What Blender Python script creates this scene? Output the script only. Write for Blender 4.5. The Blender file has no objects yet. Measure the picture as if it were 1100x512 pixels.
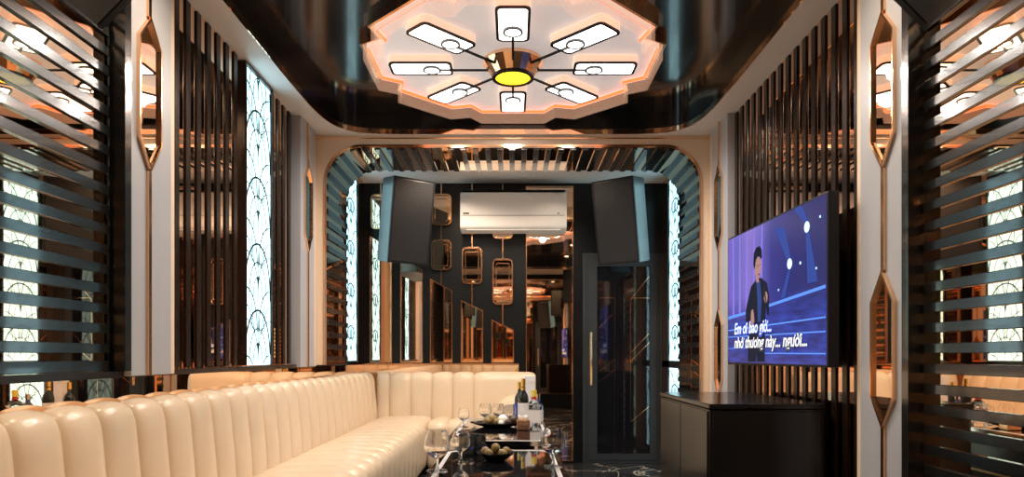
import bpy, bmesh, math, random
from mathutils import Vector, Matrix
random.seed(7)
S = bpy.context.scene
C = S.collection
PI = math.pi
CAMH = 1.10
F = 740.0
# ------------------------------------------------------------------ materials
MATS = {}
def pm(name, col, rough=0.5, metal=0.0, emit=None, es=0.0, trans=0.0, ior=1.45, coat=0.0, spec=0.5, alpha=1.0):
    if name in MATS: return MATS[name]
    m = bpy.data.materials.new(name); m.use_nodes = True
    b = m.node_tree.nodes['Principled BSDF']
    b.inputs['Base Color'].default_value = (*col, 1)
    b.inputs['Roughness'].default_value = rough
    b.inputs['Metallic'].default_value = metal
    b.inputs['IOR'].default_value = ior
    b.inputs['Transmission Weight'].default_value = trans
    b.inputs['Coat Weight'].default_value = coat
    b.inputs['Coat Roughness'].default_value = 0.05
    b.inputs['Specular IOR Level'].default_value = spec
    b.inputs['Alpha'].default_value = alpha
    if emit:
        b.inputs['Emission Color'].default_value = (*emit, 1)
        b.inputs['Emission Strength'].default_value = es
    MATS[name] = m
    return m
def nodes(m): return m.node_tree.nodes, m.node_tree.links, m.node_tree.nodes['Principled BSDF']
def noise_var(m, c1, c2, scale=4.0, detail=4, stretch=(1,1,1), bump=0.0, rough=None):
    n, l, b = nodes(m)
    tc = n.new('ShaderNodeTexCoord'); mp = n.new('ShaderNodeMapping'); mp.inputs['Scale'].default_value = stretch
    nz = n.new('ShaderNodeTexNoise'); nz.inputs['Scale'].default_value = scale; nz.inputs['Detail'].default_value = detail
    cr = n.new('ShaderNodeValToRGB'); cr.color_ramp.elements[0].color = (*c1, 1); cr.color_ramp.elements[1].color = (*c2, 1)
    cr.color_ramp.elements[0].position = .3; cr.color_ramp.elements[1].position = .7
    l.new(tc.outputs['Object'], mp.inputs[0]); l.new(mp.outputs[0], nz.inputs['Vector']); l.new(nz.outputs[0], cr.inputs[0]); l.new(cr.outputs[0], b.inputs['Base Color'])
    if bump:
        bp = n.new('ShaderNodeBump'); bp.inputs['Strength'].default_value = bump; bp.inputs['Distance'].default_value = .01
        l.new(nz.outputs[0], bp.inputs['Height']); l.new(bp.outputs[0], b.inputs['Normal'])
    return m
MIRROR = pm('tinted_mirror', (.95, .67, .46), .015, 1.0)
BACKMIR = pm('back_mirror', (.95, .76, .60), .015, 1.0)
DARKMIR = pm('bronze_mirror', (.75, .50, .36), .02, 1.0)
GOLD = pm('rose_gold_metal', (.95, .58, .34), .14, 1.0)
BRONZE = pm('dark_bronze_lacquer', (.03, .018, .013), .22, .2)
noise_var(BRONZE, (.016, .009, .007), (.026, .015, .010), 6, 4, (1, 1, .2))
SLATN = pm('dark_slat_lacquer', (.012, .014, .015), .19, 0.0, spec=1.0, coat=1.0)
noise_var(SLATN, (.006, .007, .008), (.010, .011, .011), 8, 4, (1, .15, 1))
CREAMPAINT = pm('cream_paint', (.78, .62, .47), .45)
noise_var(CREAMPAINT, (.76, .60, .45), (.80, .64, .49), 3, 3)
GREYP = pm('pearl_grey_lacquer', (.56, .57, .60), .32, 0.0, coat=.2)
noise_var(GREYP, (.41, .42, .455), (.45, .46, .49), 2, 3)
CEILW = pm('ceiling_white', (.62, .60, .60), .5)
noise_var(CEILW, (.80, .80, .82), (.84, .83, .84), 3, 3)
BLACKGLOSS = pm('black_stretch_gloss', (.010, .010, .011), .13, 0.0, spec=.8, coat=.3)
noise_var(BLACKGLOSS, (.009, .009, .010), (.012, .011, .012), 2, 2)
BACKW = pm('charcoal_wall', (.022, .026, .030), .28, 0.0, spec=.35)
noise_var(BACKW, (.004, .005, .006), (.007, .008, .009), 3, 4)
DARKW = pm('dark_wall', (.02, .017, .015), .5)
noise_var(DARKW, (.018, .015, .014), (.024, .02, .018), 5, 3)
DOORF = pm('graphite_door', (.055, .062, .068), .4, .2)
noise_var(DOORF, (.028, .032, .036), (.036, .040, .044), 4, 3)
BLACKGLASS = pm('black_glass', (.006, .006, .008), .03, 0.0, spec=.9, coat=.6)
BLACKP = pm('black_lacquer', (.012, .012, .013), .17, 0.0, spec=.5)
noise_var(BLACKP, (.011, .011, .012), (.015, .014, .015), 3, 3)
SOFA = pm('cream_leather', (.80, .62, .42), .30, 0.0, spec=.5, coat=.25)
noise_var(SOFA, (.71, .565, .41), (.76, .615, .455), 5, 5, bump=.10)
CHROME = pm('polished_chrome', (.85, .85, .87), .08, 1.0)
WHITEPL = pm('white_plastic', (.92, .92, .93), .3)
DARKPL = pm('dark_plastic', (.010, .010, .012), .35, spec=.3)
BORDER = pm('white_metal_border', (.85, .85, .88), .3, .3)
CAB = pm('speaker_cabinet_paint', (.045, .055, .060), .30, 0, spec=.9)
noise_var(CAB, (.040, .052, .058), (.056, .070, .076), 12, 5, bump=.15)
LAMPW = pm('lamp_face', (1, 1, 1), .4, emit=(1, .96, .92), es=4.0)
HUBY = pm('hub_glow', (1, .85, .1), .4, emit=(1, .72, .02), es=1.6)
LEDO = pm('orange_led', (1, .4, .15), .4, emit=(1, .13, .02), es=1.2)
PLATE = pm('lamp_plate_white', (.93, .92, .93), .35, emit=(1, .95, .98), es=.22)  # faint glow put into the material to brighten the plate
SKIRT = pm('clear_peach_acrylic', (.98, .78, .64), .08, 0.0, emit=(1, .55, .34), es=.8, alpha=.12)
ACRY = pm('peach_acrylic', (.95, .74, .60), .15, 0.0, emit=(1, .66, .46), es=.50)
TIFF = pm('backlit_art_glass', (.7, .9, .95), .2, emit=(.50, .90, 1.0), es=1.95)
LEAD = pm('lead_line', (.01, .012, .014), .4)
GLASS = pm('clear_glass', (1, 1, 1), .01, 0, trans=1.0, ior=1.45)
DLENS = pm('fill_lens', (1, 1, 1), .4, emit=(1, .80, .58), es=12.0)

def perf_mat():
    m = pm('perforated_grille', (.03, .03, .032), .38, .5)
    n, l, b = nodes(m)
    tc = n.new('ShaderNodeTexCoord'); v = n.new('ShaderNodeTexVoronoi'); v.inputs['Scale'].default_value = 60; v.inputs['Randomness'].default_value = 0
    cr = n.new('ShaderNodeValToRGB'); cr.color_ramp.elements[0].position = .30; cr.color_ramp.elements[1].position = .42
    cr.color_ramp.elements[0].color = (.002, .002, .002, 1); cr.color_ramp.elements[1].color = (.05, .05, .055, 1)
    mp = n.new('ShaderNodeMapping'); mp.inputs['Scale'].default_value = (1, .001, 1); mp.inputs['Rotation'].default_value = (0, PI/4, 0)
    l.new(tc.outputs['Object'], mp.inputs[0]); l.new(mp.outputs[0], v.inputs['Vector'])
    l.new(v.outputs['Distance'], cr.inputs[0]); l.new(cr.outputs[0], b.inputs['Base Color'])
    return m
PERF = perf_mat()
def marble():
    m = pm('black_marble', (.012, .012, .013), .06, 0, spec=.6)
    n, l, b = nodes(m)
    tc = n.new('ShaderNodeTexCoord')
    nz = n.new('ShaderNodeTexNoise'); nz.inputs['Scale'].default_value = 1.3; nz.inputs['Detail'].default_value = 5; nz.inputs['Distortion'].default_value = 1.2
    cr = n.new('ShaderNodeValToRGB')
    e = cr.color_ramp.elements; e[0].position = .485; e[0].color = (.012, .012, .013, 1); e[1].position = .515; e[1].color = (.012, .012, .013, 1)
    k = e.new(.5); k.color = (.5, .42, .34, 1)
    wv = n.new('ShaderNodeTexNoise'); wv.inputs['Scale'].default_value = 9; wv.inputs['Detail'].default_value = 8
    mx = n.new('ShaderNodeMixRGB'); mx.blend_type = 'ADD'; mx.inputs[0].default_value = .03
    l.new(tc.outputs['Object'], nz.inputs['Vector']); l.new(nz.outputs[0], cr.inputs[0])
    l.new(tc.outputs['Object'], wv.inputs['Vector']); l.new(cr.outputs[0], mx.inputs[1]); l.new(wv.outputs[0], mx.inputs[2]); l.new(mx.outputs[0], b.inputs['Base Color'])
    return m
MARBLE = marble()

# ------------------------------------------------------------------ mesh builder
class MB:
    def __init__(s): s.bm = bmesh.new()
    def box(s, x0, x1, y0, y1, z0, z1, bev=0.0, seg=2):
        bm = s.bm if not bev else bmesh.new()
        vs = [bm.verts.new((x, y, z)) for x in (x0, x1) for y in (y0, y1) for z in (z0, z1)]
        for f in ((0,1,3,2), (4,6,7,5), (0,4,5,1), (2,3,7,6), (0,2,6,4), (1,5,7,3)): bm.faces.new([vs[i] for i in f])
        if bev:
            bmesh.ops.bevel(bm, geom=list(bm.edges), offset=bev, segments=seg, affect='EDGES', profile=.6)
            s.merge(bm)
        return s
    def merge(s, bm, mat=None):
        bm.verts.ensure_lookup_table()
        mp = {v.index if False else v: s.bm.verts.new((mat @ v.co) if mat else v.co) for v in bm.verts}
        for f in bm.faces:
            try: s.bm.faces.new([mp[v] for v in f.verts])
            except ValueError: pass
        bm.free(); return s
    def prism(s, pts, fn, caps=True):
        """pts: 2D outline; fn(p, t) -> 3D for t=0,1"""
        a = [s.bm.verts.new(fn(p, 0)) for p in pts]; b = [s.bm.verts.new(fn(p, 1)) for p in pts]
        n = len(pts)
        for i in range(n): s.bm.faces.new([a[i], a[(i+1) % n], b[(i+1) % n], b[i]])
        if caps: s.bm.faces.new(a[::-1]); s.bm.faces.new(b)
        return s
    def ring(s, outer, inner, fn):
        """closed band with thickness between two outlines of equal length"""
        n = len(outer)
        q = [[s.bm.verts.new(fn(p, t)) for p in o] for t in (0, 1) for o in (outer, inner)]
        oa, ia, ob, ib = q
        for i in range(n):
            j = (i+1) % n
            s.bm.faces.new([oa[i], oa[j], ob[j], ob[i]]); s.bm.faces.new([ia[j], ia[i], ib[i], ib[j]])
            s.bm.faces.new([oa[j], oa[i], ia[i], ia[j]]); s.bm.faces.new([ob[i], ob[j], ib[j], ib[i]])
        return s
    def tube(s, path, r, n=8, closed=False):
        P = [Vector(p) for p in path]; rings = []
        m = len(P)
        for i, p in enumerate(P):
            if closed: d = P[(i+1) % m] - P[i-1]
            else: d = P[min(i+1, m-1)] - P[max(i-1, 0)]
            d.normalize()
            u = d.cross(Vector((0, 0, 1)));
            if u.length < .05: u = d.cross(Vector((1, 0, 0)))
            u.normalize(); v = d.cross(u)
            rr = r[i] if isinstance(r, (list, tuple)) else r
            rings.append([s.bm.verts.new(p + (u*math.cos(2*PI*k/n) + v*math.sin(2*PI*k/n))*rr) for k in range(n)])
        for i in range(m if closed else m-1):
            a, b = rings[i], rings[(i+1) % m]
            for k in range(n): s.bm.faces.new([a[k], a[(k+1) % n], b[(k+1) % n], b[k]])
        if not closed: s.bm.faces.new(rings[0][::-1]); s.bm.faces.new(rings[-1])
        return s
    def lathe(s, prof, n=24, c=(0, 0, 0), ang=0.0):
        rings = []
        for r, z in prof:
            if r < 1e-6: rings.append([s.bm.verts.new((c[0], c[1], c[2]+z))])
            else: rings.append([s.bm.verts.new((c[0]+r*math.cos(ang+2*PI*k/n), c[1]+r*math.sin(ang+2*PI*k/n), c[2]+z)) for k in range(n)])
        for a, b in zip(rings, rings[1:]):
            for k in range(n):
                if len(a) == 1 and len(b) == 1: continue
                if len(a) == 1: s.bm.faces.new([a[0], b[(k+1) % n], b[k]])
                elif len(b) == 1: s.bm.faces.new([a[k], a[(k+1) % n], b[0]])
                else: s.bm.faces.new([a[k], a[(k+1) % n], b[(k+1) % n], b[k]])
        return s
    def grid(s, P):
        V = [[s.bm.verts.new(p) for p in row] for row in P]
        for i in range(len(V)-1):
            for j in range(len(V[0])-1): s.bm.faces.new([V[i][j], V[i][j+1], V[i+1][j+1], V[i+1][j]])
        return s
    def build(s, name, mat, parent=None, smooth=False, loc=None, weld=False):
        bm = s.bm
        if weld: bmesh.ops.remove_doubles(bm, verts=bm.verts, dist=1e-5)
        bmesh.ops.recalc_face_normals(bm, faces=bm.faces)
        me = bpy.data.meshes.new(name); bm.to_mesh(me); bm.free()
        me.materials.append(mat)
        if smooth:
            for p in me.polygons: p.use_smooth = True
            if smooth != 'all': me.set_sharp_from_angle(angle=math.radians(40))
        o = bpy.data.objects.new(name, me); C.objects.link(o)
        if parent: o.parent = parent
        if loc: o.location = loc
        return o
def tag(o, label=None, cat=None, group=None, kind=None):
    if label: o['label'] = label
    if cat: o['category'] = cat
    if group: o['group'] = group
    if kind: o['kind'] = kind
    return o
def empty(name, loc=(0,0,0), rz=0.0, label=None, cat=None, group=None):
    o = bpy.data.objects.new(name, None); C.objects.link(o); o.location = loc; o.rotation_euler = (0, 0, rz)
    o.empty_display_size = .05
    return tag(o, label, cat, group)
def struct(o): o['kind'] = 'structure'; return o
def copy_tree(o, parent=None):
    c = o.copy(); C.objects.link(c); c.parent = parent
    for ch in list(o.children): copy_tree(ch, c)
    return c
def rrect(cx, cy, w, h, r, n=5):
    pts = []
    for (sx, sy, a0) in ((1, 1, 0), (-1, 1, PI/2), (-1, -1, PI), (1, -1, 3*PI/2)):
        for k in range(n+1):
            a = a0 + PI/2*k/n
            pts.append((cx + sx*(w/2-r) + r*math.cos(a), cy + sy*(h/2-r) + r*math.sin(a)))
    return pts

# ------------------------------------------------------------------ room shell
XW, YB, YF = 1.60, 7.10, -0.25
ZW, ZR, ZA = 2.80, 2.96, 2.877          # pale border, black recess, alcove ceiling
PF, PB = 5.31, 5.96
struct(MB().box(-XW-.2, XW+.2, YF-.2, YB+.2, -.1, 0).build('floor', MARBLE))
struct(MB().box(-XW-.15, -XW, YF-.15, YB+.15, 0, 3.1).build('wall_left', DARKW))
struct(MB().box(XW, XW+.15, YF-.15, YB+.15, 0, 3.1).build('wall_right', DARKW))
struct(MB().box(-XW, XW, YB, YB+.15, 0, 3.1).build('wall_back', BACKW))
struct(MB().box(-XW, XW, YF-.15, YF, 0, 3.1).build('wall_front', BACKW))
# ceiling: pale border with a long rounded recess and a glossy black ceiling in it
def outline(a, b, cy, n, N=160, r0=0.0):
    pts = []
    for k in range(N):
        t = 2*PI*(k+.5)/N
        c, s_ = math.cos(t), math.sin(t)
        pts.append(((a-r0)*math.copysign(abs(c)**(2/n), c), cy + (b-r0)*math.copysign(abs(s_)**(2/n), s_)))
    return pts
RA, RBB, RCY, RN = 1.385, 2.30, 2.98, 10
rin = outline(RA, RBB, RCY, RN)
def to_rect(p):
    x, y = p[0], p[1]-RCY
    hx, hy0, hy1 = XW, RCY-YF, PF-RCY
    k = min(hx/abs(x) if x else 9e9, (hy1/y if y > 0 else hy0/-y))
    return (x*k, RCY + y*k)
rout = [to_rect(p) for p in rin]
struct(MB().ring(rout, rin, lambda p, t: (p[0], p[1], ZW if t == 0 else ZR)).build('ceiling_border', CEILW))
struct(MB().box(-XW, XW, YF, YB, ZR, ZR+.1).build('ceiling', BLACKGLOSS))
o2 = outline(RA, RBB, RCY, RN, r0=.006)
struct(MB().ring(rin, o2, lambda p, t: (p[0], p[1], ZW+.036 if t == 0 else ZR)).build('ceiling_recess_side', BLACKGLOSS))
tg = MB().ring(rin, o2, lambda p, t: (p[0], p[1], ZW-.004 if t == 0 else ZW+.034)).build('trim_1', MIRROR)
struct(tg)
struct(MB().box(-XW, XW, PB, YB, ZA, ZR).build('ceiling_alcove', CEILW))

# portal with an arch
AW, AT, AR = 1.45, 2.715, .28
def arch(w, top, r, n=10):
    pts = [(-w, 1.03)]
    for k in range(n+1):
        a = PI - PI/2*k/n; pts.append((-w+r+r*math.cos(a), top-r+r*math.sin(a)))
    for k in range(n+1):
        a = PI/2 - PI/2*k/n; pts.append((w-r+r*math.cos(a), top-r+r*math.sin(a)))
    pts.append((w, 0)); return pts
ap = arch(AW, AT, AR)
def portal():
    m = MB(); n = len(ap)
    out = []
    for (x, z) in ap:
        if z <= AT-AR+1e-6: out.append((math.copysign(XW, x), z))
        else:
            cx = math.copysign(AW-AR, x); dx, dz = x-cx, z-(AT-AR)
            kx = (XW-abs(cx))/abs(dx) if abs(dx) > 1e-6 else 9e9; kz = (ZR-(AT-AR))/dz if dz > 1e-6 else 9e9
            k = min(kx, kz); out.append((cx+dx*k, AT-AR+dz*k))
    A = [m.bm.verts.new((x, PF, z)) for x, z in ap]; B = [m.bm.verts.new((x, PB, z)) for x, z in ap]
    OA = [m.bm.verts.new((x, PF, z)) for x, z in out]; OB = [m.bm.verts.new((x, PB, z)) for x, z in out]
    for i in range(n-1):
        m.bm.faces.new([A[i], A[i+1], OA[i+1], OA[i]]); m.bm.faces.new([B[i+1], B[i], OB[i], OB[i+1]])
        m.bm.faces.new([A[i+1], A[i], B[i], B[i+1]]); m.bm.faces.new([OA[i], OA[i+1], OB[i+1], OB[i]])
    return m.build('wall_portal', CREAMPAINT)
struct(portal())
al = empty('arch_lining', (0, PF, 0), 0, 'dark slatted mirror lining inside the rounded cream archway', 'wall panel')
def inset(d): return arch(AW-d, AT-d, AR-d)
m = MB(); a0, a1 = inset(.001), inset(.012)
for i in range(len(a0)-1):
    v = [m.bm.verts.new(p) for p in [(a0[i][0], 0, a0[i][1]), (a0[i+1][0], 0, a0[i+1][1]), (a1[i+1][0], 0, a1[i+1][1]), (a1[i][0], 0, a1[i][1]),
         (a0[i][0], .65, a0[i][1]), (a0[i+1][0], .65, a0[i+1][1]), (a1[i+1][0], .65, a1[i+1][1]), (a1[i][0], .65, a1[i][1])]]
    for f in ((0,1,2,3), (7,6,5,4), (0,4,5,1), (3,2,6,7)): m.bm.faces.new([v[q] for q in f])
m.build('mirror', MIRROR, al, weld=True)
# slats running in depth round the arch
m = MB()
path = inset(.012)
segs = []; tot = 0
for p, q in zip(path, path[1:]):
    L = math.dist(p, q); segs.append((tot, L, p, q)); tot += L
pitch = .094; nn = int(tot/pitch)
def arcpt(s_):
    for t0, L, p, q in segs:
        if s_ <= t0+L+1e-9: break
    u = (s_-t0)/L; x, z = p[0]+(q[0]-p[0])*u, p[1]+(q[1]-p[1])*u
    if z <= AT-AR: nx, nz = -math.copysign(1, x), 0
    elif abs(x) <= AW-AR: nx, nz = 0, -1
    else:
        cx = math.copysign(AW-AR, x); nx, nz = cx-x, (AT-AR)-z; l = math.hypot(nx, nz); nx /= l; nz /= l
    return x, z, nx, nz
for k in range(nn):
    x, z, nx, nz = arcpt((k+.5)*tot/nn)
    tx, tz = nz, -nx; h = .021; dp = .012
    sec = [(x-tx*h, z-tz*h), (x+tx*h, z+tz*h), (x+tx*h+nx*dp, z+tz*h+nz*dp), (x-tx*h+nx*dp, z-tz*h+nz*dp)]
    m.prism(sec, lambda p, t: (p[0], .012 + t*.63, p[1]))
m.build('slats', SLATN, al)
e0, e1 = inset(-.012), inset(.006)
m = MB()
for yy in (-.006, .65):
    A = []
    for q in (e0, e1): A.append([m.bm.verts.new((p[0], yy, p[1])) for p in q]); A.append([m.bm.verts.new((p[0], yy+.008, p[1])) for p in q])
    for i in range(len(e0)-1):
        m.bm.faces.new([A[0][i], A[0][i+1], A[2][i+1], A[2][i]]); m.bm.faces.new([A[1][i+1], A[1][i], A[3][i], A[3][i+1]])
        m.bm.faces.new([A[0][i+1], A[0][i], A[1][i], A[1][i+1]]); m.bm.faces.new([A[2][i], A[2][i+1], A[3][i+1], A[3][i]])
m.build('edge_trim', GOLD, al)
# thin gold trim where ceiling meets portal and on its face
struct(MB().box(-1.53, 1.53, PF-.008, PF, ZW-.030, ZW-.022).build('trim_2', GOLD))

# ------------------------------------------------------------------ side walls
def side(sgn, x0, x1): return (sgn*x0, sgn*x1) if sgn > 0 else (sgn*x1, sgn*x0)
SN = {-1: 'left', 1: 'right'}
def mirror_panel(sgn, X, y0, y1, z0, z1, label, mat=None):
    a, b = side(sgn, X, X+.012)
    return tag(MB().box(a, b, y0, y1, z0, z1).build('wall_mirror', mat or MIRROR), label, 'mirror')
MX, LX = 1.56, 1.53
for sgn in (-1, 1):
    w = SN[sgn]
    zlo = 1.04 if sgn < 0 else .06
    # wall packing behind the mirrors
    a, b = side(sgn, MX+.012, XW)
    mirror_panel(sgn, MX, YF, 2.63, zlo, ZW, 'tinted mirror behind the horizontal slats nearest the viewer on the %s wall' % w)
    mirror_panel(sgn, MX, 3.06, 4.83, zlo, ZW, 'tinted mirror behind the vertical slats of the %s wall' % w, DARKMIR if sgn > 0 else MIRROR)
    mirror_panel(sgn, MX-.03, 5.962, 6.25, zlo, ZA, 'narrow tinted mirror strip on the %s alcove wall between archway and lit glass' % w, DARKMIR)
    mirror_panel(sgn, MX-.03, 6.76, 7.09, zlo, ZA, 'narrow dark mirror strip on the %s alcove wall beside the back corner' % w, DARKMIR)
mirror_panel(-1, LX, YF, 7.085, .06, 1.015, 'low tinted mirror running along the left wall behind the sofa')
for sgn in (-1, 1):
    a, b = side(sgn, LX-.003, XW); struct(MB().box(a, b, YF, 5.31, 0, .06).build('baseboard_'+SN[sgn], BLACKP))
# ledge above lower mirror
struct(MB().box(-1.57, -1.53, YF, 5.305, 1.015, 1.04).build('trim_3', BRONZE))

# near horizontal slats
PZ = .0757
for sgn in (-1, 1):
    p = empty('slat_screen', (sgn*1.53, 1.2, 0), 0, 'screen of dark horizontal slats over mirror at the %s edge of the picture' % SN[sgn], 'slat panel')
    m = MB(); z = 1.128
    zs = [1.128+PZ*k for k in range(0, 22)] + ([] if sgn < 0 else [1.128-PZ*k for k in range(1, 14)])
    a, b = side(sgn, .020, .0295)
    for z in zs:
        if z < 2.78: m.box(a, b, YF-1.2+.01, (2.645 if sgn < 0 else 2.60)-1.2, z-.0185, z+.0185, .002, 1)
    m.build('slats', SLATN, p)
    if sgn < 0: MB().box(a, b, YF-1.2+.01, 2.645-1.2, 1.042, 1.082, .002, 1).build('bottom_rail', SLATN, p)
    a, b = side(sgn, -.032, .0295)
    MB().box(a, b, 1.412 if sgn > 0 else 1.462, 1.455 if sgn > 0 else 1.505, (1.042 if sgn < 0 else .065), 2.797).build('end_post', SLATN, p)
# vertical slats
SP = .1125
for sgn in (-1, 1):
    z0 = 1.045 if sgn < 0 else .065
    a, b = side(sgn, .022, .0295)
    def vs(y0, y1, label):
        p = empty('slat_screen', (sgn*1.53, y0, 0), 0, label, 'slat panel')
        m = MB(); y = 0
        k = 0
        while y0 + k*SP < y1:
            m.box(a, b, k*SP, k*SP+.048, z0, 2.796, .002, 1); k += 1
        m.build('slats', BRONZE, p)
        return p
    if sgn < 0:
        vs(3.16, 3.93, 'upright dark bronze slats left of the lit art glass on the left wall')
        vs(4.43, 4.85, 'narrow run of upright dark bronze slats right of the lit art glass')
    else:
        vs(3.09, 4.80, 'upright dark bronze slats behind the television on the right wall')
# lit art glass
def art_glass(X, y0, y1, z0, z1, sgn, label, frame=True):
    p = empty('art_glass_panel', (sgn*X, (y0+y1)/2, z0), 0, label, 'glass panel', )
    w, h = y1-y0, z1-z0
    a, b = side(sgn, -.004, .02)
    MB().box(a, b, -w/2, w/2, 0, h).build('glass', TIFF, p)
    m = MB()
    def rib(pts, r, off):
        # flat dark came line, clipped to the panel
        seg = []
        def flush():
            if len(seg) > 1:
                L, R = [], []
                for i, q in enumerate(seg):
                    d = (Vector(seg[min(i+1, len(seg)-1)])-Vector(seg[max(i-1, 0)]));
                    if d.length < 1e-9: d = Vector((0, 1))
                    d.normalize(); nx, nz = -d.y*r*1.45, d.x*r*1.45
                    L.append((q[0]+nx, q[1]+nz)); R.append((q[0]-nx, q[1]-nz))
                xx = -sgn*off
                va = [m.bm.verts.new((xx, u, v)) for u, v in L]; vb = [m.bm.verts.new((xx, u, v)) for u, v in R]
                vc = [m.bm.verts.new((-sgn*.003, u, v)) for u, v in L]; vd = [m.bm.verts.new((-sgn*.003, u, v)) for u, v in R]
                for i in range(len(seg)-1):
                    m.bm.faces.new([va[i], va[i+1], vb[i+1], vb[i]]); m.bm.faces.new([va[i], vc[i], vc[i+1], va[i+1]]); m.bm.faces.new([vb[i+1], vd[i+1], vd[i], vb[i]])
            seg.clear()
        for q in pts:
            if abs(q[0]) <= w/2-r and r <= q[1] <= h-r: seg.append(q)
            else: flush()
        flush()
    Pz = .40; hw = w/2
    k = -1
    while k*Pz < h:
        zb = k*Pz
        def ar(cx, cz, rx, ry, r): rib([(cx+rx*math.cos(t*PI/22), cz+ry*math.sin(t*PI/22)**.85 if t not in (0, 22) else cz) for t in range(23)], r, .007)
        ar(0, zb, hw*.98, .33, .0042)
        ar(0, zb, hw*.66, .22, .0022); ar(0, zb, hw*.36, .13, .0018)
        for s_ in (-1, 1):
            ar(s_*hw, zb+.20, hw*.92, .26, .0026); ar(s_*hw, zb+.20, hw*.55, .16, .0018)
            rib([(s_*hw*.5*math.sin(t/10*PI/2), zb+.10+.30*t/10) for t in range(11)], .0016, .007)
            rib([(s_*hw*.95*(t/10)**1.5, zb+.05+.22*(1-(1-t/10)**2)) for t in range(11)], .0016, .007)
        rib([(0, zb+.02*t) for t in range(16)], .0018, .007)
        k += 1
    m.build('lead_lines', LEAD, p)
    if frame:
        a, b = side(sgn, -.02, .02)
        q = MB()
        q.box(a, b, -w/2-.014, -w/2, 0, h); q.box(a, b, w/2, w/2+.014, 0, h); q.box(a, b, -w/2-.014, w/2+.014, h, min(h+.014, ZW-z0-.001) if y0 < 5 else h+.014)
        q.build('frame', BRONZE, p)
    return p
art_glass(1.550, 3.965, 4.385, 1.046, 2.78, -1, 'tall glowing art glass panel with scalloped leading, nearest on the left wall')
for sgn in (-1, 1):
    art_glass(1.535, 6.27, 6.74, 1.055, 2.80, sgn, 'glowing art glass panel with scalloped leading on the %s wall beyond the archway' % SN[sgn])
art_glass(1.535, 6.27, 6.74, .10, .985, 1, 'short glowing art glass panel low on the right wall beyond the archway')
struct(MB().box(1.53, 1.60, 5.965, 7.09, .99, 1.05).build('trim_4', BLACKP))

# pillars
def hexpts(cy, zt, zs, zl, zb, hw): return [(cy, zt), (cy+hw, zs), (cy+hw, zl), (cy, zb), (cy-hw, zl), (cy-hw, zs)]
def pillar(sgn, y0, y1, cy, z0, label, edge):
    p = empty('pillar', (sgn*1.5, cy, z0), 0, label, 'pillar')
    a, b = side(sgn, 0, .10)
    MB().box(a, b, y0-cy, y1-cy, 0, ZW-.001-z0, .004, 2).build('shaft', GREYP, p)
    a, b = side(sgn, .015, .10)
    q = MB().box(a, b, edge[0]-cy, edge[1]-cy, 0, ZW-.001-z0, .003, 1).build('edge_strip', CREAMPAINT, p)
    hx = [(2.49, 2.385, 1.98, 1.857), (1.445, 1.32, .93, .81)]
    for h in hx:
        if h[3] < z0: continue
        H = [z-z0 for z in h]
        i0 = hexpts(0, *H, .086); i1 = hexpts(0, H[0]-.016, H[1]-.003, H[2]+.003, H[3]+.016, .078)
        fr = MB().ring(i0, i1, lambda q, t: (-sgn*(.016 if t else -.001), q[0], q[1])).build('hexagon_frame', GOLD, p)
        MB().prism(i1, lambda q, t: (-sgn*(.004 if t else -.001), q[0], q[1])).build('hexagon_mirror', BACKMIR, p)
    m = MB(); zz = [ZW-.002] + [v for h in hx if h[3] > z0 for v in (h[0], h[3])] + [z0]
    for i in range(0, len(zz)-1, 2): m.box(-sgn*.005-.006, -sgn*.005+.006, -.011, .011, zz[i+1]-z0, zz[i]-z0)
    m.build('gold_strip', GOLD, p)
    return p
for sgn in (-1, 1):
    z0 = 1.02 if sgn < 0 else .0
    n_ = 'pearl grey pillar with gold framed hexagon mirror on the %s wall, %s'
    o = .05 if sgn < 0 else 0
    pillar(sgn, 2.66+o, 2.975+o, 2.78+o, z0, n_ % (SN[sgn], 'nearest the viewer'), (2.978+o, 3.035+o))
    pillar(sgn, 4.82+o, 5.20, 5.0+o/2, z0, n_ % (SN[sgn], 'beside the archway'), (5.203, 5.305))

# ------------------------------------------------------------------ back wall
YM = YB-.012
def backx(px): return (px-551)*7.09/F
def backz(py): return CAMH + (382-py)*7.09/F
MG = 'tall slanted mirrors on the back wall'
cols = [-1.357, -1.041, -.736, -.42, -.105]
tops = [(2.33, 2.20), (2.11, 1.985), (1.893, 1.769), (1.673, 1.568), (1.473, 1.367)]
ordn = ['leftmost and tallest', 'second from the left', 'middle one', 'second from the right', 'rightmost and shortest']
f1 = [(2.76, 2.40), (2.76, 2.42), (2.762, 2.438), (2.76, 2.35), (2.76, 2.30)]
f2 = [None, (2.36, 2.06), (2.294, 1.979), (2.218, 1.836), (2.10, 1.625)]
def framed(name, label, cat, group, outer, inner, glasspts, mat=BACKMIR, cx=0):
    p = empty(name, (cx, YM, 0), 0, label, cat, group)
    MB().prism(glasspts, lambda q, t: (q[0]-cx, -.004 if t else .010, q[1])).build('mirror_glass', mat, p)
    MB().ring(outer, inner, lambda q, t: (q[0]-cx, -.022 if t else .010, q[1])).build('frame', GOLD, p)
    return p
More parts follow.
